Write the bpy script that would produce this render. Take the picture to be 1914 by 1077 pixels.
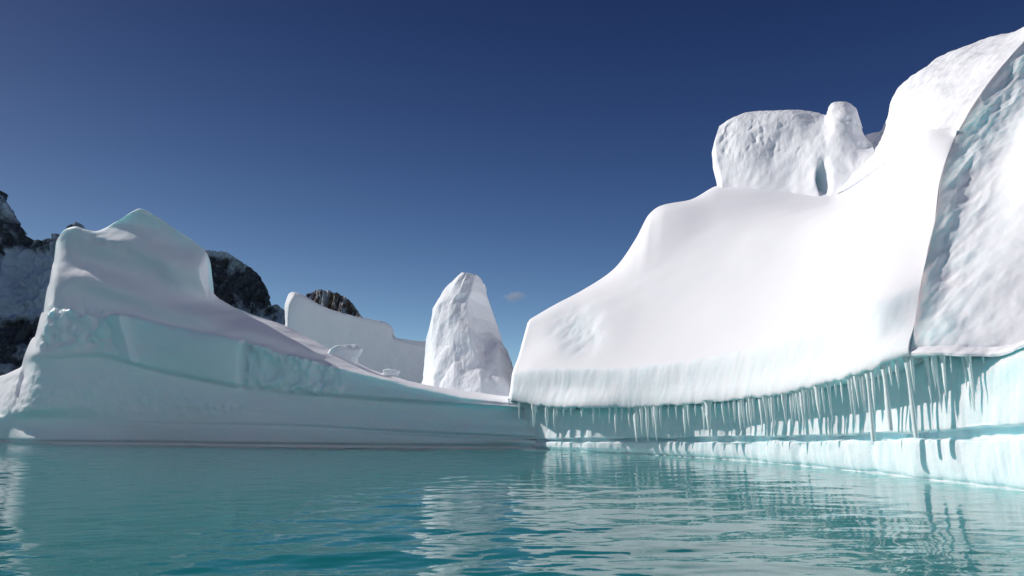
import bpy, math, random
import numpy as np
from mathutils import Vector

# ------------------------------------------------------------------ clear
for o in list(bpy.data.objects): bpy.data.objects.remove(o)
scene = bpy.context.scene
C = scene.collection
R = math.radians
random.seed(7)

# ------------------------------------------------------------------ camera
F = 1293.0                      # focal length in photo pixels (photo is 1914 x 1077)
HZ = 785.0                      # photo row of the horizon
CAMZ = 2.0                      # eye height above the water, sitting in a small boat
PITCH = math.atan((HZ - 538.5) / F)
cam = bpy.data.cameras.new('camera')
cam.sensor_width = 36.0
cam.lens = 36.0 * F / 1914.0
cam.clip_start = 0.1
cam.clip_end = 60000
camo = bpy.data.objects.new('camera', cam)
camo.location = (0, 0, CAMZ)
camo.rotation_euler = (math.pi / 2 + PITCH, 0, 0)
C.objects.link(camo)
scene.camera = camo

# ------------------------------------------------------------------ sky, sun, exposure
SUN_EL = R(33)
SUN_AZ = np.array([-0.87, 0.49]); SUN_AZ = SUN_AZ / np.linalg.norm(SUN_AZ)
SUN = Vector((SUN_AZ[0] * math.cos(SUN_EL), SUN_AZ[1] * math.cos(SUN_EL), math.sin(SUN_EL)))
world = bpy.data.worlds.new('World')
scene.world = world
world.use_nodes = True
wn = world.node_tree.nodes; wl = world.node_tree.links
wn.clear()
wout = wn.new('ShaderNodeOutputWorld'); bg = wn.new('ShaderNodeBackground'); sky = wn.new('ShaderNodeTexSky')
sky.sky_type = 'NISHITA'; sky.sun_disc = False
sky.sun_elevation = SUN_EL
sky.sun_rotation = math.atan2(SUN.x, SUN.y)
sky.altitude = 1500; sky.air_density = 0.47; sky.dust_density = 0.25; sky.ozone_density = 4.0
bg.inputs['Strength'].default_value = 0.05
# clear, dry polar air: paler towards the horizon all round, deep polarised blue above
def wmath(op, a, b=None, c=None):
    k = wn.new('ShaderNodeMath'); k.operation = op
    for q, x in enumerate((a, b, c)):
        if x is None: continue
        if isinstance(x, (int, float)): k.inputs[q].default_value = x
        else: wl.new(x, k.inputs[q])
    return k.outputs[0]
tcw = wn.new('ShaderNodeTexCoord'); sxyz = wn.new('ShaderNodeSeparateXYZ'); wl.new(tcw.outputs['Generated'], sxyz.inputs[0])
elev = wmath('MINIMUM', wmath('MULTIPLY', wmath('ARCSINE', wmath('MAXIMUM', sxyz.outputs[2], 0.0)), 180 / math.pi), 38.0)
sepc = wn.new('ShaderNodeSeparateColor'); comb = wn.new('ShaderNodeCombineColor')
wl.new(sky.outputs[0], sepc.inputs[0])
for ch, (ex, e0, e1, ek) in enumerate(((0.90, 0.20, 3.08, -0.067), (0.75, 0.24, 3.79, -0.067), (0.50, 0.49, 4.63, -0.050))):
    fall = wmath('MULTIPLY_ADD', wmath('EXPONENT', wmath('MULTIPLY', elev, ek)), e1, e0)
    wl.new(wmath('MULTIPLY', wmath('POWER', sepc.outputs[ch], ex), fall), comb.inputs[ch])
wl.new(comb.outputs[0], bg.inputs[0]); wl.new(bg.outputs[0], wout.inputs[0])
sl = bpy.data.lights.new('sun', 'SUN'); sl.energy = 3.4; sl.angle = R(0.53); sl.color = (1.0, 0.945, 0.89)
so = bpy.data.objects.new('sun', sl); so.location = (-60, 30, 60)
so.rotation_euler = SUN.to_track_quat('Z', 'Y').to_euler(); C.objects.link(so)
scene.view_settings.view_transform = 'Standard'
scene.view_settings.look = 'None'
scene.view_settings.gamma = 1.0
scene.view_settings.exposure = 0.3
scene.view_settings.use_curve_mapping = False
scene.render.engine = 'CYCLES'
scene.render.resolution_x = 1024; scene.render.resolution_y = 576

# ------------------------------------------------------------------ pixel <-> world
cp, sp = math.cos(PITCH), math.sin(PITCH)
def P(px, py, D):
    """world point seen at photo pixel (px, py) at distance D along world Y"""
    px = np.asarray(px, float); py = np.asarray(py, float); D = np.asarray(D, float)
    a = (px - 957.0) / F; b = -(py - 538.5) / F
    dy = cp - b * sp; dz = sp + b * cp
    t = D / dy
    return np.stack([a * t, D + 0 * t, CAMZ + dz * t], -1)
def Dz(py, z):
    """distance at which pixel row py meets height z"""
    b = -(np.asarray(py, float) - 538.5) / F
    dy = cp - b * sp; dz = sp + b * cp
    return (z - CAMZ) / dz * dy
def proj(p):
    d = np.asarray(p, float) - np.array([0, 0, CAMZ])
    f = d[..., 1] * cp + d[..., 2] * sp; u = -d[..., 1] * sp + d[..., 2] * cp
    return 957 + F * d[..., 0] / f, 538.5 - F * u / f

def pchip(x, y, xq):
    """monotone cubic through (x, y); y may be (K,) or (K, ...)"""
    x = np.asarray(x, float); y = np.asarray(y, float); xq = np.asarray(xq, float)
    shp = y.shape[1:]
    y = y.reshape(len(x), -1)
    h = np.diff(x)[:, None]; d = np.diff(y, axis=0) / h
    m = np.zeros_like(y)
    if len(x) > 2:
        w1 = 2 * h[1:] + h[:-1]; w2 = h[1:] + 2 * h[:-1]
        ok = (d[:-1] * d[1:]) > 0
        with np.errstate(divide='ignore', invalid='ignore'):
            hm = (w1 + w2) / (w1 / d[:-1] + w2 / d[1:])
        m[1:-1] = np.where(ok, hm, 0)
    m[0] = d[0]; m[-1] = d[-1]
    i = np.clip(np.searchsorted(x, xq, side='right') - 1, 0, len(x) - 2)
    hh = h[i]; t = ((xq - x[i])[:, None]) / hh
    t2 = t * t; t3 = t2 * t
    out = (2*t3-3*t2+1)*y[i] + (t3-2*t2+t)*hh*m[i] + (-2*t3+3*t2)*y[i+1] + (t3-t2)*hh*m[i+1]
    return out.reshape((len(xq),) + shp)
def curve(pts):
    a = np.array(pts, float)
    def f(x):
        x = np.atleast_1d(np.asarray(x, float))
        return pchip(a[:, 0], a[:, 1], np.clip(x, a[0, 0], a[-1, 0]))
    return f
def row_lin(pts, nu):
    a = np.array(pts, float); q = np.linspace(a[0, 0], a[-1, 0], nu)
    return P(q, np.interp(q, a[:, 0], a[:, 1]), np.interp(q, a[:, 0], a[:, 2]))
def row(pts, nu):
    """pts: (px, py, D) sorted by px -> nu world points evenly spread in px"""
    a = np.array(pts, float)
    q = np.linspace(a[0, 0], a[-1, 0], nu)
    b = pchip(a[:, 0], a[:, 1:], q)
    return P(q, b[:, 0], b[:, 1])

# ------------------------------------------------------------------ noise
_rng = np.random.RandomState(11)
_perm = _rng.permutation(256); _perm = np.concatenate([_perm, _perm, _perm])
_grad = _rng.normal(size=(256, 3)); _grad /= np.linalg.norm(_grad, axis=1)[:, None]
def perlin(p):
    i = np.floor(p).astype(int); f = p - i; i &= 255
    u = f * f * f * (f * (f * 6 - 15) + 10)
    out = 0
    for dx in (0, 1):
        for dy in (0, 1):
            for dz in (0, 1):
                hsh = _perm[_perm[_perm[(i[..., 0] + dx) & 255] + ((i[..., 1] + dy) & 255)] + ((i[..., 2] + dz) & 255)]
                g = _grad[hsh & 255]
                dot = g[..., 0] * (f[..., 0] - dx) + g[..., 1] * (f[..., 1] - dy) + g[..., 2] * (f[..., 2] - dz)
                w = (u[..., 0] if dx else 1 - u[..., 0]) * (u[..., 1] if dy else 1 - u[..., 1]) * (u[..., 2] if dz else 1 - u[..., 2])
                out = out + w * dot
    return out * 1.5
def fbm(p, oct=4, lac=2.1, gain=0.5, ridged=False):
    a = 1.0; s = 0; q = np.array(p, float)
    for k in range(oct):
        n = perlin(q + 17.3 * k)
        s = s + a * ((1 - 2 * np.abs(n)) if ridged else n)
        a *= gain; q = q * lac
    return s

# ------------------------------------------------------------------ mesh helpers
def grid_normals(V):
    du = np.gradient(V, axis=1); dv = np.gradient(V, axis=0)
    n = np.cross(du, dv); l = np.linalg.norm(n, axis=-1, keepdims=True)
    return n / np.maximum(l, 1e-9)
def loft(rows, res=0.3, minseg=2, maxseg=60, linear=False):
    """smooth surface through world rows (K, nu, 3). returns V (nv, nu, 3), and row coordinate (nv,)"""
    A = np.array(rows)
    ch = np.mean(np.linalg.norm(np.diff(A, axis=0), axis=-1), axis=1)
    v = np.concatenate([[0], np.cumsum(np.maximum(ch, 0.02))])
    q = [0.0]; rc = [0.0]
    for k in range(len(ch)):
        n = int(np.clip(math.ceil(ch[k] / res), minseg, maxseg))
        for j in range(1, n + 1):
            q.append(v[k] + (v[k + 1] - v[k]) * j / n); rc.append(k + j / n)
    if linear:
        k = np.minimum(np.floor(rc).astype(int), len(A) - 2); t = (np.array(rc) - k)[:, None, None]
        return A[k] * (1 - t) + A[k + 1] * t, np.array(rc)
    return pchip(v, A, np.array(q)), np.array(rc)
def mesh_grid(name, V, mat, parent=None, attr=None, smooth=True):
    nv, nu = V.shape[:2]
    me = bpy.data.meshes.new(name)
    idx = np.arange(nv * nu).reshape(nv, nu)
    f = np.stack([idx[:-1, :-1], idx[:-1, 1:], idx[1:, 1:], idx[1:, :-1]], -1).reshape(-1, 4)
    me.vertices.add(nv * nu); me.vertices.foreach_set('co', V.reshape(-1).astype(np.float32))
    me.loops.add(f.size); me.loops.foreach_set('vertex_index', f.reshape(-1).astype(np.int32))
    me.polygons.add(len(f)); me.polygons.foreach_set('loop_start', (np.arange(len(f)) * 4).astype(np.int32))
    me.polygons.foreach_set('loop_total', np.full(len(f), 4, np.int32))
    me.polygons.foreach_set('use_smooth', np.full(len(f), smooth))
    me.update(calc_edges=True); me.validate()
    if attr is not None:
        ca = me.color_attributes.new('ice', 'FLOAT_COLOR', 'POINT')
        c = np.ones((nv * nu, 4), np.float32); c[:, :attr.shape[-1]] = attr.reshape(nv * nu, -1)
        ca.data.foreach_set('color', c.reshape(-1))
    me.materials.append(mat)
    o = bpy.data.objects.new(name, me); C.objects.link(o)
    if parent: o.parent = parent
    return o
def add_cols(V, left=None, right=None):
    """close the side of a lofted sheet with extra columns moved by world vectors"""
    L = []
    if left is not None:
        for d in reversed(left): L.append(V[:, :1] + np.array(d))
    Rr = []
    if right is not None:
        for d in right: Rr.append(V[:, -1:] + np.array(d))
    return np.concatenate(L + [V] + Rr, axis=1)
def smooth_bump(x, a, b, s):
    """1 between a and b with soft edges s"""
    f = lambda t: np.clip(t, 0, 1) ** 2 * (3 - 2 * np.clip(t, 0, 1))
    return f((x - a) / s + 0.5) * f((b - x) / s + 0.5)

# ------------------------------------------------------------------ materials
def new_mat(name):
    m = bpy.data.materials.new(name); m.use_nodes = True
    n = m.node_tree.nodes; l = m.node_tree.links
    return m, n, l, n['Principled BSDF']
def math_node(n, l, op, a, b=None, clamp=False):
    k = n.new('ShaderNodeMath'); k.operation = op; k.use_clamp = clamp
    for s, x in enumerate([a, b]):
        if x is None: continue
        if isinstance(x, (int, float)): k.inputs[s].default_value = x
        else: l.new(x, k.inputs[s])
    return k.outputs[0]
def noise_node(n, l, vec, scale, detail=4, rough=0.55):
    k = n.new('ShaderNodeTexNoise'); k.inputs['Scale'].default_value = scale
    k.inputs['Detail'].default_value = detail; k.inputs['Roughness'].default_value = rough
    l.new(vec, k.inputs['Vector']); return k.outputs['Fac']
def mix_rgb(n, l, fac, a, b):
    k = n.new('ShaderNodeMix'); k.data_type = 'RGBA'
    for s, x in ((0, fac), (6, a), (7, b)):
        if isinstance(x, (int, float)): k.inputs[s].default_value = x
        elif isinstance(x, tuple): k.inputs[s].default_value = (*x, 1)
        else: l.new(x, k.inputs[s])
    return k.outputs[2]
def map_range(n, l, v, a, b, c=0.0, d=1.0):
    k = n.new('ShaderNodeMapRange'); l.new(v, k.inputs[0])
    for i, x in enumerate((a, b, c, d)): k.inputs[1 + i].default_value = x
    return k.outputs[0]

SNOW = (0.875, 0.88, 0.92)
ICE = (0.62, 0.88, 0.955)
def ice_material(name, fine=1.0):
    """R of the point attribute 'ice' = share of bare blue ice, G = roughness of the relief"""
    m, n, l, b = new_mat(name)
    at = n.new('ShaderNodeAttribute'); at.attribute_name = 'ice'
    sep = n.new('ShaderNodeSeparateColor'); l.new(at.outputs['Color'], sep.inputs[0])
    geo = n.new('ShaderNodeNewGeometry'); pos = geo.outputs['Position']
    mp = n.new('ShaderNodeMapping'); mp.inputs['Scale'].default_value = (1, 1, 2.6); l.new(pos, mp.inputs[0])
    n1 = noise_node(n, l, mp.outputs[0], 0.45, 5, 0.6)
    n2 = noise_node(n, l, pos, 2.6, 5, 0.6)
    ice = math_node(n, l, 'ADD', sep.outputs[0], math_node(n, l, 'MULTIPLY', math_node(n, l, 'SUBTRACT', n1, 0.5), math_node(n, l, 'MULTIPLY', sep.outputs[0], 0.9)), True)
    icec = mix_rgb(n, l, map_range(n, l, n2, 0.3, 0.7), ICE, (0.70, 0.905, 0.95))
    snowc = mix_rgb(n, l, map_range(n, l, n1, 0.35, 0.7), SNOW, (0.86, 0.88, 0.93))
    col = mix_rgb(n, l, ice, snowc, icec)
    l.new(col, b.inputs['Base Color'])
    l.new(map_range(n, l, ice, 0, 1, 0.75, 0.42), b.inputs['Roughness'])
    b.inputs['IOR'].default_value = 1.31
    b.inputs['Specular IOR Level'].default_value = 0.35
    # light that wanders through bare ice loses its red
    l.new(math_node(n, l, 'MULTIPLY', ice, 0.85), b.inputs['Subsurface Weight'])
    b.inputs['Subsurface Radius'].default_value = (0.10, 0.75, 0.85); b.inputs['Subsurface Scale'].default_value = 1.0
    n3 = noise_node(n, l, pos, 1.1, 6, 0.62)
    n4 = noise_node(n, l, pos, 7.0, 4, 0.6)
    h = math_node(n, l, 'ADD', math_node(n, l, 'MULTIPLY', n3, 0.30 * fine), math_node(n, l, 'MULTIPLY', n4, 0.05 * fine))
    h = math_node(n, l, 'MULTIPLY', h, math_node(n, l, 'ADD', sep.outputs[1], 0.04))
    bp = n.new('ShaderNodeBump'); bp.inputs['Strength'].default_value = 0.6; bp.inputs['Distance'].default_value = 1.0
    l.new(h, bp.inputs['Height']); l.new(bp.outputs[0], b.inputs['Normal'])
    return m
M_ICE = ice_material('glacier_ice')

def icicle_material():
    m, n, l, b = new_mat('icicle_ice')
    geo = n.new('ShaderNodeNewGeometry')
    n1 = noise_node(n, l, geo.outputs['Position'], 3.0, 3, 0.5)
    l.new(mix_rgb(n, l, n1, (0.80, 0.92, 0.93), (0.90, 0.95, 0.96)), b.inputs['Base Color'])
    b.inputs['Roughness'].default_value = 0.22; b.inputs['IOR'].default_value = 1.31
    b.inputs['Subsurface Weight'].default_value = 0.0
    bp = n.new('ShaderNodeBump'); bp.inputs['Strength'].default_value = 0.3; bp.inputs['Distance'].default_value = 0.05
    l.new(noise_node(n, l, geo.outputs['Position'], 9.0, 3), bp.inputs['Height']); l.new(bp.outputs[0], b.inputs['Normal'])
    return m
M_ICICLE = icicle_material()

def water_material():
    m, n, l, b = new_mat('lagoon_water')
    geo = n.new('ShaderNodeNewGeometry'); pos = geo.outputs['Position']
    n1 = noise_node(n, l, pos, 0.05, 3)
    at = n.new('ShaderNodeAttribute'); at.attribute_name = 'ice'
    sep = n.new('ShaderNodeSeparateColor'); l.new(at.outputs['Color'], sep.inputs[0])
    deep = mix_rgb(n, l, n1, (0.006, 0.155, 0.16), (0.008, 0.185, 0.185))
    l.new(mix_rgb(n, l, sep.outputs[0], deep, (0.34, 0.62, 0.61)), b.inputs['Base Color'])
    b.inputs['Roughness'].default_value = 0.03; b.inputs['IOR'].default_value = 1.333
    mp = n.new('ShaderNodeMapping'); mp.inputs['Scale'].default_value = (0.6, 1.0, 1.0); l.new(pos, mp.inputs[0])
    nz = noise_node(n, l, mp.outputs[0], 5.0, 3, 0.5)
    bp = n.new('ShaderNodeBump'); bp.inputs['Strength'].default_value = 0.2; bp.inputs['Distance'].default_value = 0.02
    l.new(nz, bp.inputs['Height']); l.new(bp.outputs[0], b.inputs['Normal'])
    return m
M_WATER = water_material()

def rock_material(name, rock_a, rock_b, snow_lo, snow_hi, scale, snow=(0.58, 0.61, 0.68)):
    m, n, l, b = new_mat(name)
    geo = n.new('ShaderNodeNewGeometry'); pos = geo.outputs['Position']
    at = n.new('ShaderNodeAttribute'); at.attribute_name = 'ice'
    sep = n.new('ShaderNodeSeparateColor'); l.new(at.outputs['Color'], sep.inputs[0])
    n1 = noise_node(n, l, pos, scale, 6, 0.65)
    n2 = noise_node(n, l, pos, scale * 5, 5, 0.6)
    rock = mix_rgb(n, l, map_range(n, l, n2, 0.35, 0.65), rock_a, rock_b)
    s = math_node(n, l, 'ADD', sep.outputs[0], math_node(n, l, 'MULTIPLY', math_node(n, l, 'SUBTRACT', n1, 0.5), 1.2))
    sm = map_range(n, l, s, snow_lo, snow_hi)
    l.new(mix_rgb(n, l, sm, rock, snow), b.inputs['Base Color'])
    b.inputs['Roughness'].default_value = 0.9; b.inputs['Specular IOR Level'].default_value = 0.1
    bp = n.new('ShaderNodeBump'); bp.inputs['Strength'].default_value = 0.8; bp.inputs['Distance'].default_value = 0.12 / scale
    l.new(n2, bp.inputs['Height']); l.new(bp.outputs[0], b.inputs['Normal'])
    return m

def tag(o, label=None, cat=None, group=None, kind=None):
    if label: o['label'] = label
    if cat: o['category'] = cat
    if group: o['group'] = group
    if kind: o['kind'] = kind
    return o

# ------------------------------------------------------------------ the iceberg
berg = bpy.data.objects.new('iceberg', None); C.objects.link(berg)
berg.location = (0, 50, 0); berg.empty_display_size = 5
tag(berg, 'white and turquoise iceberg curving round the lagoon, with fin, spire and snowy dome', 'iceberg')
bpy.context.view_layer.update()
def part(name, V, attr, mat=None, label=None):
    V = V - np.array([0, 50.0, 0])
    o = mesh_grid(name, V, mat or M_ICE, berg, attr)
    if label: o['label'] = label
    return o

# --- plan of the lagoon's right shore (waterline pixels -> world path)
water_r = curve([(900, 837), (1000, 840), (1100, 846), (1200, 850), (1300, 856), (1400, 863), (1500, 872), (1600, 882),
                 (1700, 894), (1800, 906), (1914, 920), (2100, 946), (2300, 985)])
NPATH = 700
ppx = np.linspace(975, 2300, NPATH)
pD = Dz(water_r(ppx), 0.0)
path = P(ppx, water_r(ppx), pD)
tan = np.gradient(path, axis=0); tan[:, 2] = 0; tan /= np.linalg.norm(tan, axis=1)[:, None]
nrm = np.stack([tan[:, 1], -tan[:, 0], 0 * tan[:, 0]], -1)       # towards the lagoon
if nrm[300, 0] > 0: nrm = -nrm
over = curve([(900, 1.2), (1000, 1.15), (1080, 0.85), (1250, 0.95), (1450, 1.1), (1600, 1.35), (1700, 1.6), (1780, 1.25), (1835, 0.7), (1875, 0.12), (2300, 0.12)])(ppx)
lip_path = path + nrm * over[:, None]                             # plan of the overhanging lip
lip_px, _ = proj(lip_path)
_o = np.argsort(lip_px)
def D_lip(px): return np.interp(px, lip_px[_o], lip_path[_o, 1])
lip_y = curve([(900, 742), (955, 750), (1000, 757), (1050, 762), (1150, 762), (1250, 758), (1350, 750), (1450, 738), (1550, 716),
               (1620, 694), (1690, 668), (1720, 665), (1850, 668), (1880, 664), (1914, 650), (2300, 560)])
groove_y = curve([(900, 818), (1000, 824), (1100, 823), (1300, 822), (1500, 820), (1700, 815), (1800, 812), (1914, 806), (2300, 790)])
groove_h = curve([(900, 3), (1100, 3.5), (1500, 5), (1700, 7), (1914, 12), (2300, 16)])

# ------------------------------------------------------------------ water
def build_water():
    rows_, cols = 640, 620
    # distances: fine near the boat, coarser far away
    s = np.linspace(0, 1, rows_)
    Yd = 4.0 * (95.0 / 4.0) ** s
    far = np.array([130, 200, 400, 1000, 3000, 9000, 30000.0])
    Yd = np.concatenate([[-2000, -100, -5, 1], Yd, far])
    a = np.linspace(-1.25, 1.25, cols)
    half = np.maximum(np.abs(Yd), 6) * 1.0
    half[:4] = [3000, 150, 10, 6]
    X = half[:, None] * a[None, :]; Y = np.repeat(Yd[:, None], cols, 1)
    rng = np.random.RandomState(5)
    Z = np.zeros_like(X)
    step = np.gradient(Yd)[:, None]
    for k in range(70):
        lam = 0.22 * (2.6 / 0.22) ** rng.rand()
        th = rng.normal(math.pi / 2 + 0.25, 0.55)
        kx, ky = math.cos(th) * 2 * math.pi / lam, math.sin(th) * 2 * math.pi / lam
        amp = 0.00105 * lam ** 0.85
        fade = np.clip(lam / (np.abs(step) * 3.0) - 0.5, 0, 1)
        Z += amp * fade * np.sin(kx * X + ky * Y + rng.rand() * 6.28)
    # gusts: patches of livelier and calmer water
    g = fbm(np.stack([X * 0.07, Y * 0.05, 0 * X], -1), 2)
    Z *= np.clip(0.95 + 0.9 * g, 0.25, 1.8)
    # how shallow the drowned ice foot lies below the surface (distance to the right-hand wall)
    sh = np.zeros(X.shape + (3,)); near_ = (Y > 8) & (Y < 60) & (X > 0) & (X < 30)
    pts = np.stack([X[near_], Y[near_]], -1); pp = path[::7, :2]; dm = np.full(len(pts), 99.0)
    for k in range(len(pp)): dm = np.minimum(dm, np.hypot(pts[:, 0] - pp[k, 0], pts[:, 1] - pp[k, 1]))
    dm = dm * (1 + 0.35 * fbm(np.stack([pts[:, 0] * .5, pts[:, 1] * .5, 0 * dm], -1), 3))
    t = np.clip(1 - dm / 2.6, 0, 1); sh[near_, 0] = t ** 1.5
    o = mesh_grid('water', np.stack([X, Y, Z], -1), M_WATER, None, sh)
    tag(o, 'still turquoise lagoon water with small ripples', kind='structure')
build_water()

def zat(py, Dv):
    return P(0, py, Dv)[..., 2]

def lower_wall():
    base = path - nrm * 0.05
    gz = zat(groove_y(ppx) + groove_h(ppx), path[:, 1]); gz2 = zat(groove_y(ppx) - groove_h(ppx), path[:, 1])
    lz = zat(lip_y(ppx), lip_path[:, 1])
    def at(p, z): q = p.copy(); q[:, 2] = z; return q
    rows = [at(base + nrm * 0.9, -4.0), at(base + nrm * 0.35, -0.6), at(base - nrm * 0.10, -0.12), at(base - nrm * 0.22, 0.02), at(base - nrm * 0.12, 0.14),
            at(base - nrm * 0.05, gz * 0.5), at(base - nrm * 0.07, gz - 0.03), at(base - nrm * 0.42, gz + 0.02),
            at(base - nrm * 0.46, gz2 - 0.02), at(base - nrm * 0.10, gz2 + 0.03),
            at(base - nrm * 0.16, gz2 + (lz - gz2) * 0.45), at(base - nrm * 0.26, gz2 + (lz - gz2) * 0.85),
            at(base - nrm * 0.55, lz + 0.05), at(base - nrm * 2.5, lz + 0.12)]
    V, rc = loft(rows, 0.12, 3, 24)
    N = grid_normals(V)
    n1 = fbm(V * np.array([0.5, 0.5, 0.25]), 4)
    n2 = fbm(V * np.array([2.2, 2.2, 0.5]) + 9, 3)                # vertical fluting
    V = V + N * (0.10 * n1 + 0.035 * n2)[..., None]
    a = np.zeros(V.shape[:2] + (3,))
    r = rc[:, None]
    a[..., 0] = 0.46 - 0.10 * smooth_bump(r, 4, 6, 1.0) + 0.36 * smooth_bump(r, 6.4, 8.6, 1.0) + 0.32 * smooth_bump(r, 10.4, 14, 1.5)
    a[..., 1] = 0.25
    part('lower_wall', V, a, label='wet turquoise ice wall with an old waterline groove')
lower_wall()

ARETE = np.array([(690, 1697, 0.2), (664, 1701, 0.0), (600, 1711, 0.9), (538, 1721, 1.8), (480, 1731, 2.9), (425, 1746, 4.0), (330, 1759, 6.2), (258, 1785, 8.4), (150, 1852, 11.4), (76, 1916, 13.4), (5, 1992, 16.2)])[::-1]
def arete(py):
    q = pchip(ARETE[:, 0], ARETE[:, 1:], np.array([py], float))[0]
    return (float(q[0]), py, float(D_lip(1700)) + float(q[1]))
def snow_slope():
    nu = 520
    def prow(f, x0, x1, D): q = np.linspace(x0, x1, nu); return P(q, f(q), D(q))
    q = np.linspace(957, 1702, nu)
    lip = P(q, lip_y(q), D_lip(q))
    tn = np.stack([np.interp(q, lip_px[_o], nrm[_o, 0]), np.interp(q, lip_px[_o], nrm[_o, 1]), 0 * q], -1)
    lw = np.interp(q, lip_px[_o], over[_o])[:, None]
    under2 = lip - tn * (lw + 2.2) + np.array([0, 0, 0.05])
    under1 = lip - tn * (lw * 0.55) + np.array([0, 0, 0.10])
    lipt = lip + tn * 0.05 + np.array([0, 0, 0.14])
    # (px, py, D): D is given as an addition to the lip's distance where it hangs together with it
    def rr(pts):
        return row([(a, b, (D_lip(a) + float(d[1:])) if isinstance(d, str) else d) for a, b, d in pts], nu)
    s2 = rr([(959, 722, '+0.4'), (1000, 722, '+0.3'), (1150, 725, '+0.25'), (1300, 713, '+0.25'), (1400, 697, '+0.3'), (1550, 660, '+0.5'), (1650, 630, '+0.5'), arete(605)])
    s3 = rr([(962, 697, '+0.9'), (1000, 692, '+0.7'), (1150, 690, '+0.6'), (1300, 673, '+0.7'), (1400, 652, '+0.9'), (1550, 604, '+1.1'), (1650, 565, '+1.3'), arete(540)])
    s3b = rr([(963, 692, '+1.6'), (1000, 686, '+1.2'), (1150, 684, '+1.0'), (1300, 667, '+1.2'), (1400, 645, '+1.5'), (1550, 594, '+2.0'), (1650, 550, '+2.0'), arete(522)])
    s4 = rr([(973, 664, 51.5), (1050, 640, 48.5), (1200, 600, 45.5), (1350, 560, 41.0), (1500, 515, 36.0), (1650, 462, 29.6), arete(428)])
    s5 = rr([(985, 622, 53.0), (1050, 590, 52.0), (1150, 548, 50.5), (1250, 495, 48.5), (1400, 445, 44.5), (1550, 400, 39.5), (1680, 350, 32.6), arete(332)])
    s6 = rr([(991, 601, 54.5), (1040, 573, 54.5), (1095, 546, 54.5), (1153, 506, 54.5), (1193, 452, 54.5), (1218, 410, 54.5), (1245, 393, 54), (1300, 382, 53.0), (1400, 374, 50.5), (1550, 372, 46.5), (1650, 315, 40.0), (1740, 262, 33.0), arete(256)])
    s7 = rr([(992, 598, 57), (1040, 570, 57.5), (1090, 545, 58.5), (1150, 505, 59.0), (1190, 450, 59.5), (1215, 405, 60), (1235, 391, 60), (1290, 381, 59.0), (1345, 351, 58.0), (1400, 345, 56), (1550, 340, 52.0), (1650, 300, 46.0), (1740, 255, 40.0), arete(245)])
    back1 = s7 + np.array([3.0, 6.0, -2.0]); back2 = s7 * np.array([1, 1, 0]) + np.array([8, 14.0, -4.0])
    rows = [under2, under1, lip, lipt, s2, s3, s3b, s4, s5, s6, s7, back1, back2]
    V, rc = loft(rows, 0.16, 3, 60)
    N = grid_normals(V)
    r = rc[:, None]
    rim = np.clip((1 - np.linspace(0, 1, nu)) / 0.05, 0, 1)[None, :]
    amp = (0.03 + 0.10 * smooth_bump(r, 7, 9, 2)) * rim
    n1 = fbm(V * np.array([0.13, 0.13, 0.16]), 3, gain=0.4)
    n2 = fbm(V * np.array([1.6, 1.6, 0.35]) + 5, 3)
    face = smooth_bump(r, 2.5, 5.3, 1.0)
    edge = smooth_bump(r, 1.2, 2.9, 0.8)
    n3 = fbm(V * np.array([1.9, 1.9, 0.2]) + 3, 3)
    V = V + N * (amp * n1 + 0.022 * face * n2 * rim)[..., None]
    V[..., 2] += edge * 0.07 * n3
    px, py = proj(V)
    # a small scooped hollow with bare ice near the left end
    hq = ((px - 1080) / 44) ** 2 + ((py - 618) / 40) ** 2 + 0.25 * fbm(V * np.array([0.5, 0.5, 0.2]) + 12, 3)
    hol = np.exp(-np.clip(hq, 0, 9) ** 1.3) * (r > 6) * (r < 10)
    V = V - N * (hol * (0.45 + 0.05 * fbm(V * np.array([1.2, 1.2, 0.25]), 2)))[..., None]
    a = np.zeros(V.shape[:2] + (3,))
    a[..., 0] = np.clip(0.85 * (1 - smooth_bump(r, 2.2, 99, 0.8)) + (0.22 + 0.06 * n2) * face + 0.30 * hol, 0, 1)
    a[..., 1] = 0.03 + 0.08 * face + 0.05 * hol
    V = add_cols(V, [(-0.2, 2.5, 0), (1.5, 9, 0)], [(0.9, 1.2, 0), (4, 6, 0)])
    a = np.concatenate([a[:, :1], a[:, :1], a, a[:, -1:], a[:, -1:]], 1)
    part('snow_slope', V, a, label='smooth sunlit snow dome rising from the icicle lip')
snow_slope()

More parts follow.
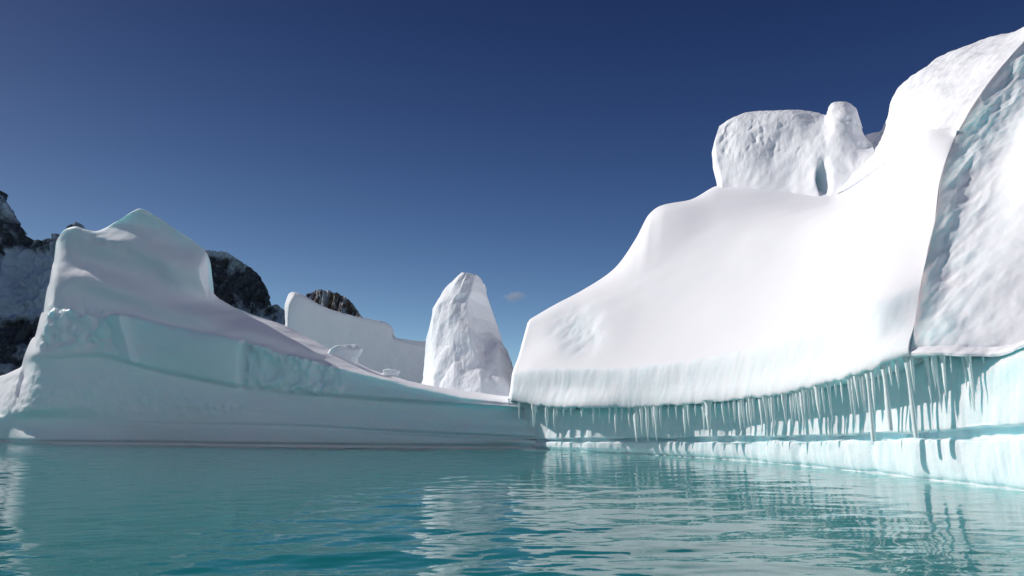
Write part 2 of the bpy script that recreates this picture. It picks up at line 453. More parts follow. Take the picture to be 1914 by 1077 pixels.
def cliff_face():
    nu = 300
    def rr(py, dy, strip, turn, far):
        """edge point, then a strip facing away from the sun, then the long face back towards it"""
        ax, _, ad = arete(py); strip *= 0.8; turn *= 0.0; far *= 1.45
        pts = [(ax, py, ad), (ax + strip * 0.45, py - 2, ad - 0.16 * far * strip / 110), (ax + strip, py - 4, ad - 0.45 * far * strip / 110), (ax + strip * 1.7, py - 7, ad - 1.0 * far * strip / 110),
               (max(1930, ax + strip * 2.4), py - dy, ad - 1.35 * far), (2320, py - dy * 3.2, ad - far * 3.4)]
        return row(pts, nu)
    rows = [rr(668, 4, 24, 0.15, 1.0), rr(655, 6, 26, 0.2, 1.1), rr(600, 8, 40, 0.35, 1.1), rr(538, 12, 56, 0.7, 1.1), rr(470, 16, 66, 1.0, 1.2), rr(400, 20, 72, 1.2, 1.3),
            rr(330, 22, 76, 1.3, 1.5), rr(258, 22, 80, 1.3, 1.5), rr(150, 18, 84, 1.2, 1.3), rr(76, 16, 80, 1.0, 1.2), rr(6, 14, 60, 0.6, 1.0)]
    b1 = rows[-1] + np.array([2, 4, -0.5]); b2 = b1 * np.array([1, 1, 0]) + np.array([6, 12, -3.0])
    V, rc = loft(rows + [b1, b2], 0.10, 4, 70)
    N = grid_normals(V)
    # diagonal scallops, stronger near the edge towards the slope
    px, py = proj(V)
    q = V.copy(); c, s_ = math.cos(0.75), math.sin(0.75)
    d1 = q[..., 0] * c + q[..., 2] * s_; d2 = -q[..., 0] * s_ + q[..., 2] * c
    st = np.stack([d1 * 0.22, d2 * 1.0, q[..., 1] * 0.3], -1)
    near = np.exp(-(np.clip(px - np.interp(py, ARETE[:, 0], ARETE[:, 1]), 0, 999) / 85.0) ** 2)
    n1 = fbm(st, 4); n2 = fbm(q * 0.7, 4); n3 = -np.abs(fbm(st * 0.9 + 4, 3))
    inner = np.clip((px - 1700) / 30, 0, 1)
    edge = np.clip(np.linspace(0, 1, nu) / 0.06, 0, 1)[None, :]
    V = V + N * (edge * ((0.06 + 0.14 * near) * n1 + 0.03 * n2 + (0.05 + 0.20 * near) * n3))[..., None]
    a = np.zeros(V.shape[:2] + (3,))
    a[..., 0] = np.clip(0.06 + 0.75 * near * (0.7 + n1), 0, 1)
    a[..., 1] = 0.16
    V = add_cols(V, [(0.35, 1.0, 0), (3, 6, 0)], [(0, 6, 0)])
    a = np.concatenate([a[:, :1], a[:, :1], a, a[:, -1:]], 1)
    part('cliff_face', V, a, label='shaded grey cliff with diagonal scalloped ice')
cliff_face()

def ledge():
    nu = 200
    q = np.linspace(1690, 2290, nu)
    lip = P(q, lip_y(q), D_lip(q))
    tn = np.stack([np.interp(q, lip_px[_o], nrm[_o, 0]), np.interp(q, lip_px[_o], nrm[_o, 1]), 0 * q], -1)
    lw = np.interp(q, lip_px[_o], over[_o])[:, None]
    rows = [lip - tn * (lw + 2.5) + np.array([0, 0, 0.02]), lip - tn * (lw * 0.6) + np.array([0, 0, 0.05]), lip,
            lip + tn * 0.03 + np.array([0, 0, 0.10]), lip - tn * 0.35 + np.array([0, 0.1, 0.30]),
            lip - tn * 1.6 + np.array([0, 1.6, 0.62]), lip - tn * 3.0 + np.array([0, 5.0, 1.3]), lip - tn * 8.0 + np.array([0, 9.0, 2.0])]
    V, rc = loft(rows, 0.1, 4, 30)
    N = grid_normals(V); r = rc[:, None]
    V = V + N * (0.09 * fbm(V * 0.8, 4))[..., None]
    a = np.zeros(V.shape[:2] + (3,))
    a[..., 0] = 0.85 * (1 - smooth_bump(r, 2.3, 99, 0.8)); a[..., 1] = 0.25
    part('ledge', V, a)
ledge()

def upper_ridge():
    nu = 260
    def rr(pts): return row(pts, nu)
    rows = [rr([(1540, 392, 49.0), (1600, 360, 46.5), (1650, 330, 43.0), (1700, 300, 40.0), (1740, 280, 36.5), (1770, 275, 35.0)]),
            rr([(1556, 366, 47.0), (1600, 340, 44.5), (1650, 308, 41.2), (1700, 276, 38.0), (1740, 255, 35.0), arete(254)]),
            rr([(1596, 318, 46.5), (1640, 290, 44.0), (1700, 246, 40.5), (1760, 205, 37.0), arete(200)]),
            rr([(1612, 290, 48.0), (1640, 270, 46.5), (1690, 205, 43.5), (1760, 158, 40.5), arete(148)]),
            rr([(1618, 262, 49.0), (1645, 250, 48.0), (1662, 222, 47.0), (1682, 170, 46.5), (1760, 118, 44.5), (1850, 88, 41), arete(75)]),
            rr([(1620, 252, 50.0), (1645, 247, 49.5), (1660, 220, 49.0), (1678, 165, 49.0), (1700, 152, 48.5), (1760, 110, 47.5), (1850, 78, 45.5), (1914, 58, 43.5), arete(6)])]
    b1 = rows[-1] + np.array([2, 5, -1.0]); b2 = b1 * np.array([1, 1, 0]) + np.array([8, 14, -4.0])
    V, rc = loft(rows + [b1, b2], 0.16, 4, 60)
    N = grid_normals(V); r = rc[:, None]
    rim = np.clip((1 - np.linspace(0, 1, nu)) / 0.08, 0, 1)[None, :]
    V = V + N * (rim * (0.22 * fbm(V * 0.3, 4) + 0.04 * fbm(V * 1.5, 3)))[..., None]
    a = np.zeros(V.shape[:2] + (3,)); a[..., 0] = 0.03; a[..., 1] = 0.15
    V = add_cols(V, [(0.1, 2.0, -0.2), (2.5, 8, -1)], [(0.6, 1.0, 0), (4, 6, 0)])
    a = np.concatenate([a[:, :1], a[:, :1], a, a[:, -1:], a[:, -1:]], 1)
    part('upper_ridge', V, a, label='bright snow ridge climbing to the highest point')
upper_ridge()

def summit_block():
    nu = 300
    def rr(pts): return row(pts, nu)
    # front face: rows from the base on the slope up to the rim
    rows = [rr([(1348, 380, 54.6), (1400, 385, 52.5), (1480, 388, 49.7), (1560, 392, 46.3), (1640, 360, 41.9)]),
            rr([(1350, 346, 55.1), (1400, 342, 53.0), (1480, 342, 50.2), (1535, 350, 47.7), (1560, 345, 47.0), (1600, 325, 45.9), (1642, 300, 43.9)]),
            rr([(1341, 300, 55.7), (1400, 300, 53.1), (1480, 298, 50.7), (1535, 300, 48.3), (1560, 295, 47.6), (1600, 290, 46.6), (1634, 280, 46.0)]),
            rr([(1338, 268, 56.2), (1400, 262, 53.5), (1480, 256, 51.3), (1540, 258, 49.3), (1570, 250, 48.0), (1600, 250, 47.6), (1628, 262, 47.6)]),
            rr([(1342, 240, 56.7), (1400, 226, 54.3), (1480, 216, 52.2), (1540, 230, 50.5), (1556, 215, 49.4), (1580, 205, 48.8), (1602, 218, 48.7), (1614, 246, 49.2)]),
            rr([(1345, 236, 57.7), (1365, 225, 56.9), (1420, 210, 55.6), (1490, 206, 53.8), (1525, 213, 52.8), (1546, 218, 52.1), (1550, 202, 51.7), (1560, 193, 51.4), (1576, 192, 51.0), (1600, 204, 50.6), (1612, 240, 50.4)])]
    b1 = rows[-1] + np.array([1.0, 4, -0.6]); b2 = b1 + np.array([1.5, 3.0, -9.0])
    V, rc = loft(rows + [b1, b2], 0.10, 4, 60)
    N = grid_normals(V); r = rc[:, None]
    px, py = proj(V)
    front = (r < 5.3)
    n2 = fbm(V * np.array([1.2, 1.2, 0.45]) + 21, 4)
    V = V + N * (0.20 * fbm(V * 0.3, 3) - 0.05 * np.abs(n2) * smooth_bump(r, 1.2, 5, 1))[..., None]
    # melt hole at the foot of the block, and a shallow pit higher up
    def pit(cx, cy, sx, sy): return np.exp(-(((px - cx) / sx) ** 2 + ((py - cy) / sy) ** 2) ** 1.5) * front
    hole = pit(1540, 330, 11, 27)
    V[..., 1] += 2.2 * hole + 0.5 * np.clip(fbm(V * np.array([0.55, 0.55, 0.4]) + 60, 3) - 0.25, 0, 1) * smooth_bump(r, 2.2, 4.6, 1)
    a = np.zeros(V.shape[:2] + (3,)); a[..., 0] = np.clip(0.04 + 0.9 * hole, 0, 1); a[..., 1] = 0.12
    V = add_cols(V, [(0.4, 2.5, 0), (2.0, 6, 0)], [(0.4, 2.0, 0), (0.5, 6, 0)])
    a = np.concatenate([a[:, :1], a[:, :1], a, a[:, -1:], a[:, -1:]], 1)
    part('summit_block', V, a, label='blocky white ice crag with a blue melt hole on top of the slope')
summit_block()

# --- the tall fin on the left, in its own shade
def fin():
    nu = 820
    EDGE = [(46, 664, 4.6), (65, 630, 3.6), (79, 587, 3.4), (92, 532, 4.6), (100, 492, 5.6), (104, 458, 6.8)]
    FOOT = [(-300, 751, 8.1), (-100, 727, 7.1), (0, 703, 6.6), (40, 685, 5.6)]
    def up(pts): return FOOT + [e for e in EDGE if e[0] < pts[0][0] - 2] + pts
    wy = curve([(-300, 816), (0, 826.2), (60, 828.6), (250, 831), (500, 835), (800, 838), (1000, 840), (1080, 845)])
    base = curve([(-300, 61.5), (0, 60.3), (250, 56.3), (500, 52.0), (800, 49.2), (1000, 47.6), (1080, 46.4)])
    bD = lambda x: float(Dz(wy(x), 0.0)[0])
    def rr(pts):
        return row([(a, b, bD(a) + d) for a, b, d in pts], nu)
    def wrow(z, off):
        q = np.linspace(-300, 1000, nu); d = Dz(wy(q), 0.0) + off; p = P(q, wy(q), d); p[:, 2] = z; return p
    gy = [(-300, 786), (0, 792), (300, 798), (560, 803), (700, 811), (850, 818), (1000, 825)]
    gd = curve([(-300, 0), (480, 0), (620, 0.35), (1075, 0.6)])
    r_g0 = rr([(a, b, 0.10) for a, b in gy])
    r_g1 = rr([(a, b - 3, 0.12 + float(gd(a)[0])) for a, b in gy])
    r_g2 = rr([(a, b - 6, 0.16 + float(gd(a)[0])) for a, b in gy])
    r_g3 = rr([(a, b - 10, 0.12) for a, b in gy])
    mid = rr([(-300, 780, 1.0), (-100, 776, 0.9), (0, 772, 0.8), (30, 770, 0.3), (60, 764, 0.0), (200, 758, 0.4), (450, 768, 0.5), (700, 783, 0.5), (900, 793, 0.5), (1000, 799, 0.6)])
    und = rr([(-300, 752, 8.0), (-100, 728, 7.0), (0, 704, 6.4), (28, 692, 5.6), (46, 684, 4.6), (66, 677, 1.2), (84, 674, 0.9), (170, 670, 1.2), (300, 698, 1.2), (450, 728, 1.1), (560, 738, 1.0), (700, 750, 1.1), (800, 757, 1.2), (900, 759, 1.2), (1000, 765, 1.2), (1075, 768, 1.2)])
    bot = rr(up([(46, 664, 4.6), (60, 664, 1.1), (80, 660, 0.5), (170, 656, 0.5), (300, 686, 0.5), (440, 714, 0.45), (460, 716, 0.7), (560, 726, 0.6), (700, 740, 0.5), (800, 749, 0.4), (900, 756, 0.3), (1000, 762, 0.3), (1075, 766, 0.3)]))
    md = rr(up([(65, 630, 3.6), (77, 629, 1.0), (90, 627, 0.6), (200, 630, 0.7), (250, 640, 0.7), (440, 676, 0.7), (460, 680, 1.1), (560, 696, 1.0), (700, 722, 0.8), (860, 748, 0.5), (1000, 760, 0.4), (1075, 764, 0.4)]))
    top = rr(up([(79, 587, 3.4), (90, 587, 1.1), (110, 588, 0.8), (228, 594, 0.9), (300, 608, 0.9), (460, 643, 0.9), (560, 672, 1.0), (700, 706, 0.9), (780, 727, 0.8), (860, 742, 0.6), (950, 753, 0.5), (1000, 757, 0.5), (1075, 760, 0.5)]))
    top2 = rr(up([(80, 583, 3.7), (91, 582, 1.4), (110, 582, 1.2), (228, 588, 1.5), (300, 602, 1.5), (460, 637, 1.5), (560, 665, 1.7), (700, 701, 1.7), (780, 722, 1.6), (860, 738, 1.4), (950, 749, 1.4), (1000, 753, 1.2), (1075, 756, 1.0)]))
    m1 = rr(up([(92, 532, 4.6), (102, 531, 2.3), (125, 529, 2.0), (250, 545, 2.3), (400, 587, 2.9), (530, 633, 3.4), (620, 666, 3.6), (700, 697, 3.6), (780, 719, 3.0), (860, 735, 2.6), (1000, 750, 2.4), (1075, 752, 2.0)]))
    m2 = rr(up([(100, 492, 5.6), (109, 491, 3.3), (130, 488, 3.0), (250, 500, 3.0), (320, 515, 3.2), (400, 568, 4.2), (530, 622, 5.0), (620, 660, 5.2), (700, 695, 5.2), (780, 718, 4.6), (860, 733, 4.0), (1000, 748, 3.6), (1075, 748, 3.0)]))
    m3 = rr(up([(104, 458, 6.8), (114, 449, 4.5), (150, 438, 4.0), (180, 443, 4.0), (262, 440, 3.8), (340, 470, 4.2), (378, 500, 4.6), (386, 535, 4.8), (410, 560, 5.2), (530, 614, 6.2), (620, 655, 6.6), (700, 693, 6.6), (780, 717, 6.0), (860, 731, 5.6), (1000, 746, 5.0), (1075, 744, 4.2)]))
    rid = rr(up([(107, 452, 7.5), (112, 440, 4.7), (120, 431, 4.3), (144, 424, 4.3), (160, 430, 4.4), (180, 433, 4.4), (215, 415, 4.4), (245, 396, 4.3), (262, 390, 4.3), (290, 403, 4.5), (340, 437, 4.9), (375, 462, 5.1), (385, 474, 5.2), (387, 500, 5.3), (388, 528, 5.4), (400, 550, 5.6), (450, 580, 6.1), (530, 609, 6.9), (600, 643, 7.4), (660, 677, 7.8), (720, 699, 8.0), (800, 720, 7.8), (860, 730, 7.6), (1000, 744, 7.0), (1075, 742, 6.4)]))
    b0 = rid + np.array([0, 0.45, -0.12])
    b1 = b0 * np.array([1, 1, 0.35]) + np.array([0, 4.0, 0.4]); b2 = b1 * np.array([1, 1, 0]) + np.array([0, 6, -3.0])
    rows = [wrow(-4.0, -0.9), wrow(-0.5, -0.3), wrow(-0.05, 0.25), wrow(0.16, 0.32), wrow(0.34, 0.05), r_g0, r_g1, r_g2, r_g3, mid, und, bot, md, top, top2, m1, m2, m3, rid, b0, b1, b2]
    V, rc = loft(rows, 0.15, 3, 40)
    N = grid_normals(V); r = rc[:, None]
    px, py = proj(V)
    ee = np.array(EDGE)[::-1]; epx = np.interp(py, ee[:, 1], ee[:, 0])
    rim = np.where(r > 9.7, np.clip((px - epx - 3) / 16.0, 0, 1), 1)
    amp = (0.03 + 0.10 * smooth_bump(r, 8.5, 18, 1.5)) * rim
    n1 = fbm(V * np.array([0.16, 0.2, 0.5]), 4)
    band = smooth_bump(r, 10.6, 13.4, 0.6)
    crumb = rim * smooth_bump(px, 70, 215, 40) * smooth_bump(r, 11.3, 14.2, 1.0)
    chunks = smooth_bump(px, 460, 640, 40) * band
    low = smooth_bump(r, 8.4, 9.6, 0.9) * smooth_bump(px, 20, 460, 80)
    n2 = fbm(V * np.array([0.9, 0.9, 1.4]) + 8, 4); n3 = -np.abs(fbm(V * np.array([0.55, 0.55, 0.6]) + 2, 3))
    fr = (r < 18)
    V = V + N * (amp * n1 + crumb * 0.42 * n2 + chunks * 0.65 * (n3 + 0.25) + low * 0.14 * n2)[..., None]
    # upright cleft that ends the smooth panel, and the leaning facet at its left end
    cleft = np.exp(-((px - 455 + (py - 680) * 0.05 - 5 * n2) / 7.0) ** 2) * smooth_bump(r, 10.2, 13.6, 0.8)
    V[..., 1] += 0.7 * cleft * (1 + 0.8 * n2)
    fac = smooth_bump(px, 205 + (py - 600) * 0.25, 238 + (py - 600) * 0.25, 8) * band
    V[..., 1] -= 0.9 * fac * np.clip((px - 205 - (py - 600) * 0.25) / 33.0, 0, 1)
    fl = np.sin((py - 0.30 * px - 40) / 15.0 + 1.5 * fbm(V * 0.12, 2)) * smooth_bump(r, 14.3, 17.8, 1.2)
    V[..., 1] += 0.62 * fl * smooth_bump(px, 150, 640, 120)
    # crack running down from the notch at the top
    d = (py - (440 + (px - 150) * 0.33)); ck = np.exp(-(d / 2.2) ** 2) * smooth_bump(px, 160, 262, 20) * (r < 17.6)
    V[..., 1] += 0.35 * ck
    a = np.zeros(V.shape[:2] + (3,))
    lo = 1 - smooth_bump(r, 10.4, 99, 0.8)
    a[..., 0] = np.clip(lo * (0.48 + 0.34 * smooth_bump(px, 600, 2000, 300)) + 0.80 * band * smooth_bump(px, 195, 900, 60) + 0.7 * crumb * (0.75 + n2) - 0.15 * fac - 0.8 * smooth_bump(r, 9.2, 99, 0.8) * smooth_bump(px, -999, 52, 16) + (0.12 + 0.30 * smooth_bump(py, 300, 480, 90)) * smooth_bump(r, 14, 99, .5) * smooth_bump(px, 60, 400, 100), 0, 1)
    a[..., 0] = np.where(r > 18.4, 0.95, a[..., 0])
    a[..., 1] = 0.15 + 0.4 * crumb + 0.5 * chunks + 0.2 * low
    V = add_cols(V, [(0.5, 3.0, -0.3), (3.0, 10.0, -2)], [(0.15, 0.6, 0), (1.5, 4, 0)])
    a = np.concatenate([a[:, :1], a[:, :1], a, a[:, -1:], a[:, -1:]], 1)
    part('fin', V, a, label='tall shaded fin with a pointed crest and turquoise ice band')
fin()

def rear_wall():
    nu = 200
    def rr(pts): return row([(a, y, d + 46.0 - (640 - a) * 0.02) for a, y, d in pts], nu)
    rows = [rr([(500, 745, 68.8), (700, 745, 68.8), (860, 745, 68.8)]),
            rr([(528, 640, 69.4), (534, 640, 68.8), (600, 660, 68.6), (700, 690, 68.6), (860, 715, 68.6)]),
            rr([(533, 604, 71), (539, 604, 68.8), (600, 625, 68.7), (700, 655, 68.7), (850, 690, 68.7)]),
            rr([(532, 572, 71.5), (540, 574, 69), (600, 592, 68.8), (660, 610, 68.8), (720, 630, 68.8), (850, 665, 68.8)]),
            rr([(538, 552, 72), (550, 552, 69.4), (600, 576, 69.0), (660, 594, 69.0), (722, 610, 69.0), (735, 632, 69.0), (850, 652, 69.0)]),
            rr([(540, 549, 72), (549, 546, 70.5), (600, 571, 69.4), (660, 590, 69.4), (700, 598, 69.4), (724, 606, 69.4), (729, 625, 69.4), (760, 634, 69.4), (785, 637, 69.4), (850, 648, 69.4)])]
    b1 = rows[-1] + np.array([0.5, 2.0, -0.3]); b2 = b1 * np.array([1, 1, 0]) + np.array([1, 6, -3])
    V, rc = loft(rows + [b1, b2], 0.2, 4, 50)
    N = grid_normals(V); r = rc[:, None]
    V = V + N * (0.14 * fbm(V * 0.35, 4))[..., None]
    a = np.zeros(V.shape[:2] + (3,)); a[..., 0] = 0.06; a[..., 1] = 0.2
    V = add_cols(V, [(0.1, 1.5, 0), (2.0, 6, 0)], [(0, 3, 0)])
    a = np.concatenate([a[:, :1], a[:, :1], a, a[:, -1:]], 1)
    part('rear_wall', V, a, label='flat blue-shaded ice wall behind the shelf')
rear_wall()

def spire():
    nu = 240
    def rr(pts): return row_lin(pts, nu)
    rows = [rr([(786, 752, 65.5), (812, 752, 60.8), (880, 752, 59), (950, 752, 59.5), (966, 752, 62)]),
            rr([(789, 728, 67), (812, 728, 62.4), (850, 728, 61), (900, 728, 60), (945, 728, 60.5), (964, 728, 63)]),
            rr([(793, 690, 68), (814, 690, 64.4), (850, 688, 62.6), (900, 690, 61.8), (930, 690, 62), (956, 690, 64.5)]),
            rr([(797, 650, 68.8), (814, 648, 66.2), (850, 648, 64.0), (886, 652, 62.8), (905, 650, 64.6), (930, 642, 64.2), (949, 655, 66)]),
            rr([(800, 636, 69.2), (812, 620, 66.8), (840, 618, 64.8), (878, 622, 63.3), (892, 622, 65.6), (915, 625, 66.8), (936, 640, 68)]),
            rr([(806, 606, 68.6), (815, 600, 67), (840, 590, 65.2), (874, 597, 64.1), (882, 595, 66), (905, 600, 67.2), (928, 612, 68.2)]),
            rr([(812, 578, 68.4), (825, 570, 66.8), (845, 562, 65.8), (876, 556, 65.2), (888, 565, 66.6), (902, 570, 67.4), (917, 576, 68)]),
            rr([(828, 558, 68.2), (840, 554, 66.4), (858, 549, 65.4), (880, 547, 65.4), (896, 548, 66.4), (911, 556, 67.6)]),
            rr([(849, 530, 68), (856, 527, 66.4), (868, 525, 65.9), (884, 526, 66.2), (904, 532, 67.4)]),
            rr([(860, 514, 67.6), (864, 509, 67.0), (868, 510, 66.6), (880, 513, 66.6), (890, 515, 66.9), (899, 522, 67.4)])]
    b1 = rows[-1] + np.array([0.3, 1.5, -0.2]); b2 = b1 * np.array([1, 1, 0.4]) + np.array([1, 3, 0]); b3 = b2 * np.array([1, 1, 0]) + np.array([2, 3, -3])
    V, rc = loft(rows + [b1, b2, b3], 0.12, 4, 50, linear=True)
    N = grid_normals(V); r = rc[:, None]
    n1 = fbm(V * np.array([0.45, 0.45, 0.3]) + 31, 5)
    n2 = fbm(V * np.array([1.4, 1.4, 0.35]) + 3, 4)
    V = V + N * (0.10 * n1 + 0.45 * np.abs(fbm(V * np.array([0.22, 0.22, 0.16]) + 44, 2)) + 0.04 * n2 * smooth_bump(r, 0, 5, 3) - 0.04 * np.abs(fbm(V * 0.9 + 7, 4)))[..., None]
    a = np.zeros(V.shape[:2] + (3,)); a[..., 0] = 0.05; a[..., 1] = 0.18
    V = add_cols(V, [(0.2, 1.5, 0), (1.5, 5, 0)], [(0.1, 2, 0), (-1, 6, 0)])
    a = np.concatenate([a[:, :1], a[:, :1], a, a[:, -1:], a[:, -1:]], 1)
    part('spire', V, a, label='jagged pinnacle of rough ice on the shelf')
spire()

def shelf():
    # snow floor between the fin's crest, the pinnacle and the dome
    xs = np.linspace(-10.5, 9, 100); ys = np.linspace(0, 1, 110)
    X, T = np.meshgrid(xs, ys); y0 = 54.0 - 0.30 * (X - 1.0); Y = y0 + T * (119 - y0)
    Z = 3.3 + 0.03 * (Y - 52) + 0.18 * fbm(np.stack([X * .3, Y * .3, 0 * X], -1), 4) + np.clip(-X - 8, 0, 99) * 0.05
    e = np.minimum(np.minimum(X + 10.5, 9 - X) / 2, np.minimum(1 - T, T) * 12); Z = np.where(e < 0.4, -2.0, Z)
    V = np.stack([X, Y, Z], -1)
    a = np.zeros(V.shape[:2] + (3,)); a[..., 1] = 0.2
    part('shelf', V, a)
shelf()

# --- icicles along the lip
def icicle_mesh(seed, kind=0):
    rng = np.random.RandomState(seed)
    nv, nu = 15, 9
    t = np.linspace(0, 1, nv)
    if kind == 0: rad = (1 - t) ** 0.75 * (1 + 0.25 * np.sin(t * 9 + rng.rand() * 6) * (1 - t)) + 0.03
    else: rad = 0.8 - 0.25 * np.sin(t * 3.1) + 0.12 * np.sin(t * 8 + rng.rand() * 6)
    rad[0] *= 1.35; rad[1] *= 1.15
    cx = np.cumsum(rng.normal(0, 0.03, nv)); cy = np.cumsum(rng.normal(0, 0.03, nv))
    cx -= cx[0]; cy -= cy[0]
    th = np.linspace(0, 2 * math.pi, nu)
    ph = rng.rand() * 6
    V = np.zeros((nv, nu, 3))
    for i in range(nv):
        k = rad[i] * (1 + 0.18 * np.cos(3 * th + ph))
        V[i, :, 0] = cx[i] + k * np.cos(th); V[i, :, 1] = cy[i] + k * np.sin(th); V[i, :, 2] = -t[i]
    if kind == 1: V[..., 0] -= 0.7 * cx[:, None]; V[..., 1] -= 0.7 * cy[:, None]
    V[-1, :, :2] = V[-1, :, :2].mean(0) if kind == 0 else V[-1, :, :2]
    o = mesh_grid('icicle', V[:, ::-1], M_ICICLE)
    me = o.data; bpy.data.objects.remove(o); return me
cone_me = [icicle_mesh(s, 0) for s in range(6)]
col_me = [icicle_mesh(40 + s, 1) for s in range(3)]
spec = [(949, 14, 4), (968, 37, 6), (995, 40, 9), (1017, 52, 9), (1033, 37, 5), (1038, 20, 4), (1050, 16, 4), (1064, 18, 4), (1085, 20, 5), (1106, 34, 5),
        (1118, 18, 4), (1137, 34, 5), (1149, 46, 7), (1159, 22, 4), (1172, 40, 6), (1183, 58, 12), (1195, 46, 7), (1206, 54, 9), (1215, 48, 6), (1221, 56, 8), (1231, 40, 5),
        (1245, 22, 4), (1260, 24, 4), (1273, 48, 8), (1283, 40, 6), (1296, 22, 4), (1309, 52, 7), (1320, 66, 14), (1333, 26, 4), (1346, 48, 7), (1358, 30, 4), (1368, 52, 7), (1376, 56, 7),
        (1382, 50, 6), (1390, 60, 8), (1398, 56, 7), (1403, 40, 5), (1415, 62, 9), (1425, 58, 7), (1432, 44, 5), (1439, 64, 8), (1448, 36, 5), (1461, 66, 9), (1472, 62, 7), (1478, 54, 6), (1484, 60, 6),
        (1492, 72, 9), (1498, 50, 5), (1504, 62, 7), (1513, 40, 5), (1522, 74, 9), (1530, 56, 6), (1543, 80, 9), (1556, 34, 5), (1567, 52, 5), (1581, 60, 6), (1587, 88, 8), (1593, 72, 6), (1600, 84, 8), (1606, 76, 7),
        (1614, 112, 13), (1624, 70, 8), (1632, 46, 5), (1644, 108, 13), (1655, 50, 6), (1667, 62, 7), (1684, 132, 13), (1695, 80, 8), (1706, 92, 8), (1714, 110, 10), (1731, 60, 6), (1747, 90, 8), (1762, 40, 5), (1775, 66, 6), (1788, 96, 7), (1801, 70, 6), (1812, 52, 5)]
rng = np.random.RandomState(3)
for px, ln, wd in spec:
    D = float(D_lip(px)); p = P(px, float(lip_y(px)[0]), D)
    nx = np.array([np.interp(px, lip_px[_o], nrm[_o, 0]), np.interp(px, lip_px[_o], nrm[_o, 1]), 0])
    inn = rng.uniform(0.06, 0.14) + wd / F * D * 0.3 if px < 1700 else rng.uniform(0.15, 0.6)
    p = p - nx * inn + np.array([0, 0, 0.14])
    L = ln * rng.uniform(0.8, 1.15) / F * D + 0.14; W = wd * rng.uniform(0.8, 1.35) / F * D * 0.5
    me = col_me[rng.randint(3)] if (ln > 100 and wd > 11) else cone_me[rng.randint(6)]
    o = bpy.data.objects.new('icicle', me); C.objects.link(o); o.parent = berg
    o.location = p - np.array([0, 50.0, 0]); o.scale = (W, W, L)
    o.rotation_euler = (rng.normal(0, .012), rng.normal(0, .012), rng.rand() * 6.28)

# --- loose lumps resting on the shelf
def lump(name, base_px, D, size, seed, label, squash=(1, 0.6, 0.8)):
    nv, nu = 22, 32
    th = np.linspace(0, 2 * math.pi, nu); ph = np.linspace(0.02, math.pi - 0.02, nv)
    T, PH = np.meshgrid(th, ph)
    d = np.stack([np.sin(PH) * np.cos(T), np.sin(PH) * np.sin(T), np.cos(PH)], -1)
    d = np.sign(d) * np.abs(d) ** 0.75
    k = 1 + 0.28 * fbm(d * 1.3 + seed * 3.1, 3)
    V = d * k[..., None] * np.array(size) * 0.5
    V[:, -1] = V[:, 0]
    p = P(base_px[0], base_px[1], D)
    V[..., 2] -= V[..., 2].min() + 0.12 * size[2]
    a = np.zeros(V.shape[:2] + (3,)); a[..., 0] = 0.15; a[..., 1] = 0.2
    o = mesh_grid(name, V[::-1], M_ICE, None, a); o.location = p
    tag(o, label, 'ice block', 'loose ice blocks on the shelf')
    return o
lump('ice_block', (645, 680), 57.0, (2.4, 1.2, 1.7), 1, 'pale rounded ice slab lying on the slope below the flat shaded wall')
lump('ice_block', (730, 703), 57.5, (1.3, 0.9, 0.6), 2, 'small white ice lump lying on the shelf left of the pinnacle')

# ------------------------------------------------------------------ mountains across the water
def mountain(name, outline, D, depth, mat, snow, label, base=None, seed=0, rel=1.0, turn=0.0):
    nu = 300
    a = np.array(outline, float)
    q = np.linspace(a[0, 0], a[-1, 0], nu)
    D = D + turn * (0.5 - np.linspace(0, 1, nu))
    top = P(q, np.interp(q, a[:, 0], a[:, 1]), D)
    rows = []
    for t in np.linspace(0, 1, 9):
        r_ = top.copy(); r_[:, 1] = D - depth * (1 - t) ** 1.3; r_[:, 2] = -5 + (top[:, 2] + 5) * t
        rows.append(r_)
    b1 = top + np.array([0, depth * 0.6, 0]); b1[:, 2] *= 0.5; b2 = top + np.array([0, depth * 1.2, 0]); b2[:, 2] = -5
    V, rc = loft(rows + [b1, b2], depth / 28.0, 6, 40)
    s = 1.0 / depth
    n = fbm(V * np.array([5.0, 5.0, 3.0]) * s + seed, 6, ridged=True, gain=0.55)
    n2 = fbm(V * np.array([14.0, 14.0, 9.0]) * s + seed, 4)
    r = rc[:, None]
    k = np.clip((8.6 - np.abs(r - 7.2) * 0) * 0 + 1, 0, 1) * rel
    edge = 1 - np.exp(-((r - 8) / 0.35) ** 2)
    V[..., 1] -= depth * (0.10 * n + 0.03 * n2) * k
    V[..., 2] += depth * 0.020 * n2 * (r > 0.5) * k
    h = np.clip(V[..., 2] / top[:, 2].max(), 0, 1)
    at = np.zeros(V.shape[:2] + (3,)); at[..., 0] = snow(V, h, n)
    o = mesh_grid(name, V, mat, None, at)
    tag(o, label, kind='structure')
    return o
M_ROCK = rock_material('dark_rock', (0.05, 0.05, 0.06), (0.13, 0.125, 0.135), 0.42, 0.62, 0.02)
M_BOUNCE_SHORE = rock_material('bounce_shore_snow', (0.05, 0.05, 0.06), (0.13, 0.125, 0.135), 0.42, 0.62, 0.02, (0.84, 0.87, 0.92))  # bright snow of the added, light-bouncing slope behind the boat
M_ROCK2 = rock_material('brown_rock', (0.12, 0.09, 0.07), (0.28, 0.21, 0.16), 0.42, 0.62, 0.03)
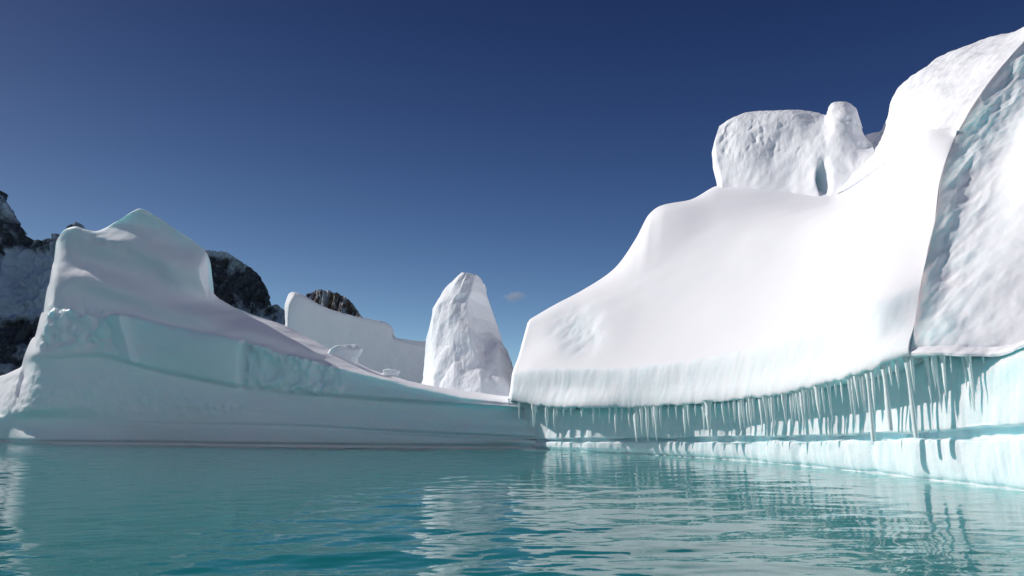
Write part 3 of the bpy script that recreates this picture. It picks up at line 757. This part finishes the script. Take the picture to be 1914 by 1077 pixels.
mountain('mountain', [(-420, 140), (-300, 170), (-180, 240), (-80, 300), (-20, 345), (0, 356), (12, 362), (24, 380), (36, 402), (50, 428), (62, 447), (78, 456), (96, 455), (118, 442), (135, 430), (150, 422), (162, 424), (176, 436), (200, 470), (240, 540), (300, 640)],
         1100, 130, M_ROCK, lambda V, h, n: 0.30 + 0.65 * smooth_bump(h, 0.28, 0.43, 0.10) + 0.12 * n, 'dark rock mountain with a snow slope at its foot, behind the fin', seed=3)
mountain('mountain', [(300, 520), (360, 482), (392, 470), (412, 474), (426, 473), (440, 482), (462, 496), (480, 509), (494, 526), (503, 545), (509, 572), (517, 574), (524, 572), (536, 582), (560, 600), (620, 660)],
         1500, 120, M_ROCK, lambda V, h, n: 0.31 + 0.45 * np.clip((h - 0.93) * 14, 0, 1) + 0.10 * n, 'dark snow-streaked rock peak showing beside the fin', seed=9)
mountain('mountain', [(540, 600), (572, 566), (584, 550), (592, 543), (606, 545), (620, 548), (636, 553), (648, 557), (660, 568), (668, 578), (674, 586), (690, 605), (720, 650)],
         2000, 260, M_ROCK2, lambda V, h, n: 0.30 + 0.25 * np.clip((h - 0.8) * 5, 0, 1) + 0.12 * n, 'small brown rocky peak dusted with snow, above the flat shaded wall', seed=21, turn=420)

# unseen snow slope added behind the boat, to bounce sunlight onto the shaded ice
def bounce_shore():
    az = np.radians(np.linspace(62, 298, 140)); rad = np.array([330, 345, 400, 470, 560, 680, 820.0])
    hh = np.array([-3, 12, 75, 145, 220, 270, 230.0])
    A, Rr = np.meshgrid(az, rad)
    X = np.sin(A) * Rr; Y = np.cos(A) * Rr
    n = fbm(np.stack([X * 0.006, Y * 0.006, 0 * X], -1), 5)
    n = n - n.min() * 0.0
    Z = hh[:, None] * (1 + 0.6 * n)
    at = np.zeros(X.shape + (3,)); at[..., 0] = 0.75 + 0.25 * n
    o = mesh_grid('bounce_snow_shore', np.stack([X, Y, Z], -1), M_BOUNCE_SHORE, None, at)
    tag(o, kind='structure')
bounce_shore()

# ------------------------------------------------------------------ one small cloud
def cloud():
    D = 3200.0
    c = P(962, 554, D)
    V = []
    nv, nu = 20, 28
    th = np.linspace(0, 2 * math.pi, nu); ph = np.linspace(0.01, math.pi - 0.01, nv)
    T, PH = np.meshgrid(th, ph)
    d = np.stack([np.sin(PH) * np.cos(T), np.sin(PH) * np.sin(T), np.cos(PH)], -1)
    V = d * np.array([72, 40, 34.0])
    V[..., 2] += -V[..., 0] * 0.22
    m = bpy.data.materials.new('cloud_vapour'); m.use_nodes = True
    n = m.node_tree.nodes; l = m.node_tree.links; n.clear()
    out = n.new('ShaderNodeOutputMaterial'); vol = n.new('ShaderNodeVolumePrincipled'); l.new(vol.outputs[0], out.inputs['Volume'])
    vol.inputs['Color'].default_value = (0.98, 0.95, 0.95, 1)
    tc = n.new('ShaderNodeTexCoord')
    nz = noise_node(n, l, tc.outputs['Object'], 0.022, 5, 0.6)
    mp = n.new('ShaderNodeMapping'); mp.inputs['Scale'].default_value = (1 / 72, 1 / 40, 1 / 34); l.new(tc.outputs['Object'], mp.inputs[0])
    ln = n.new('ShaderNodeVectorMath'); ln.operation = 'LENGTH'; l.new(mp.outputs[0], ln.inputs[0])
    f = math_node(n, l, 'SUBTRACT', math_node(n, l, 'ADD', math_node(n, l, 'MULTIPLY', nz, 1.6), 0.0), ln.outputs['Value'])
    l.new(map_range(n, l, f, 0.0, 0.8, 0.0, 0.022), vol.inputs['Density'])
    o = mesh_grid('cloud', V[::-1], m); o.location = c
    tag(o, 'one small faint pinkish cloud low in the blue sky', 'cloud')
cloud()
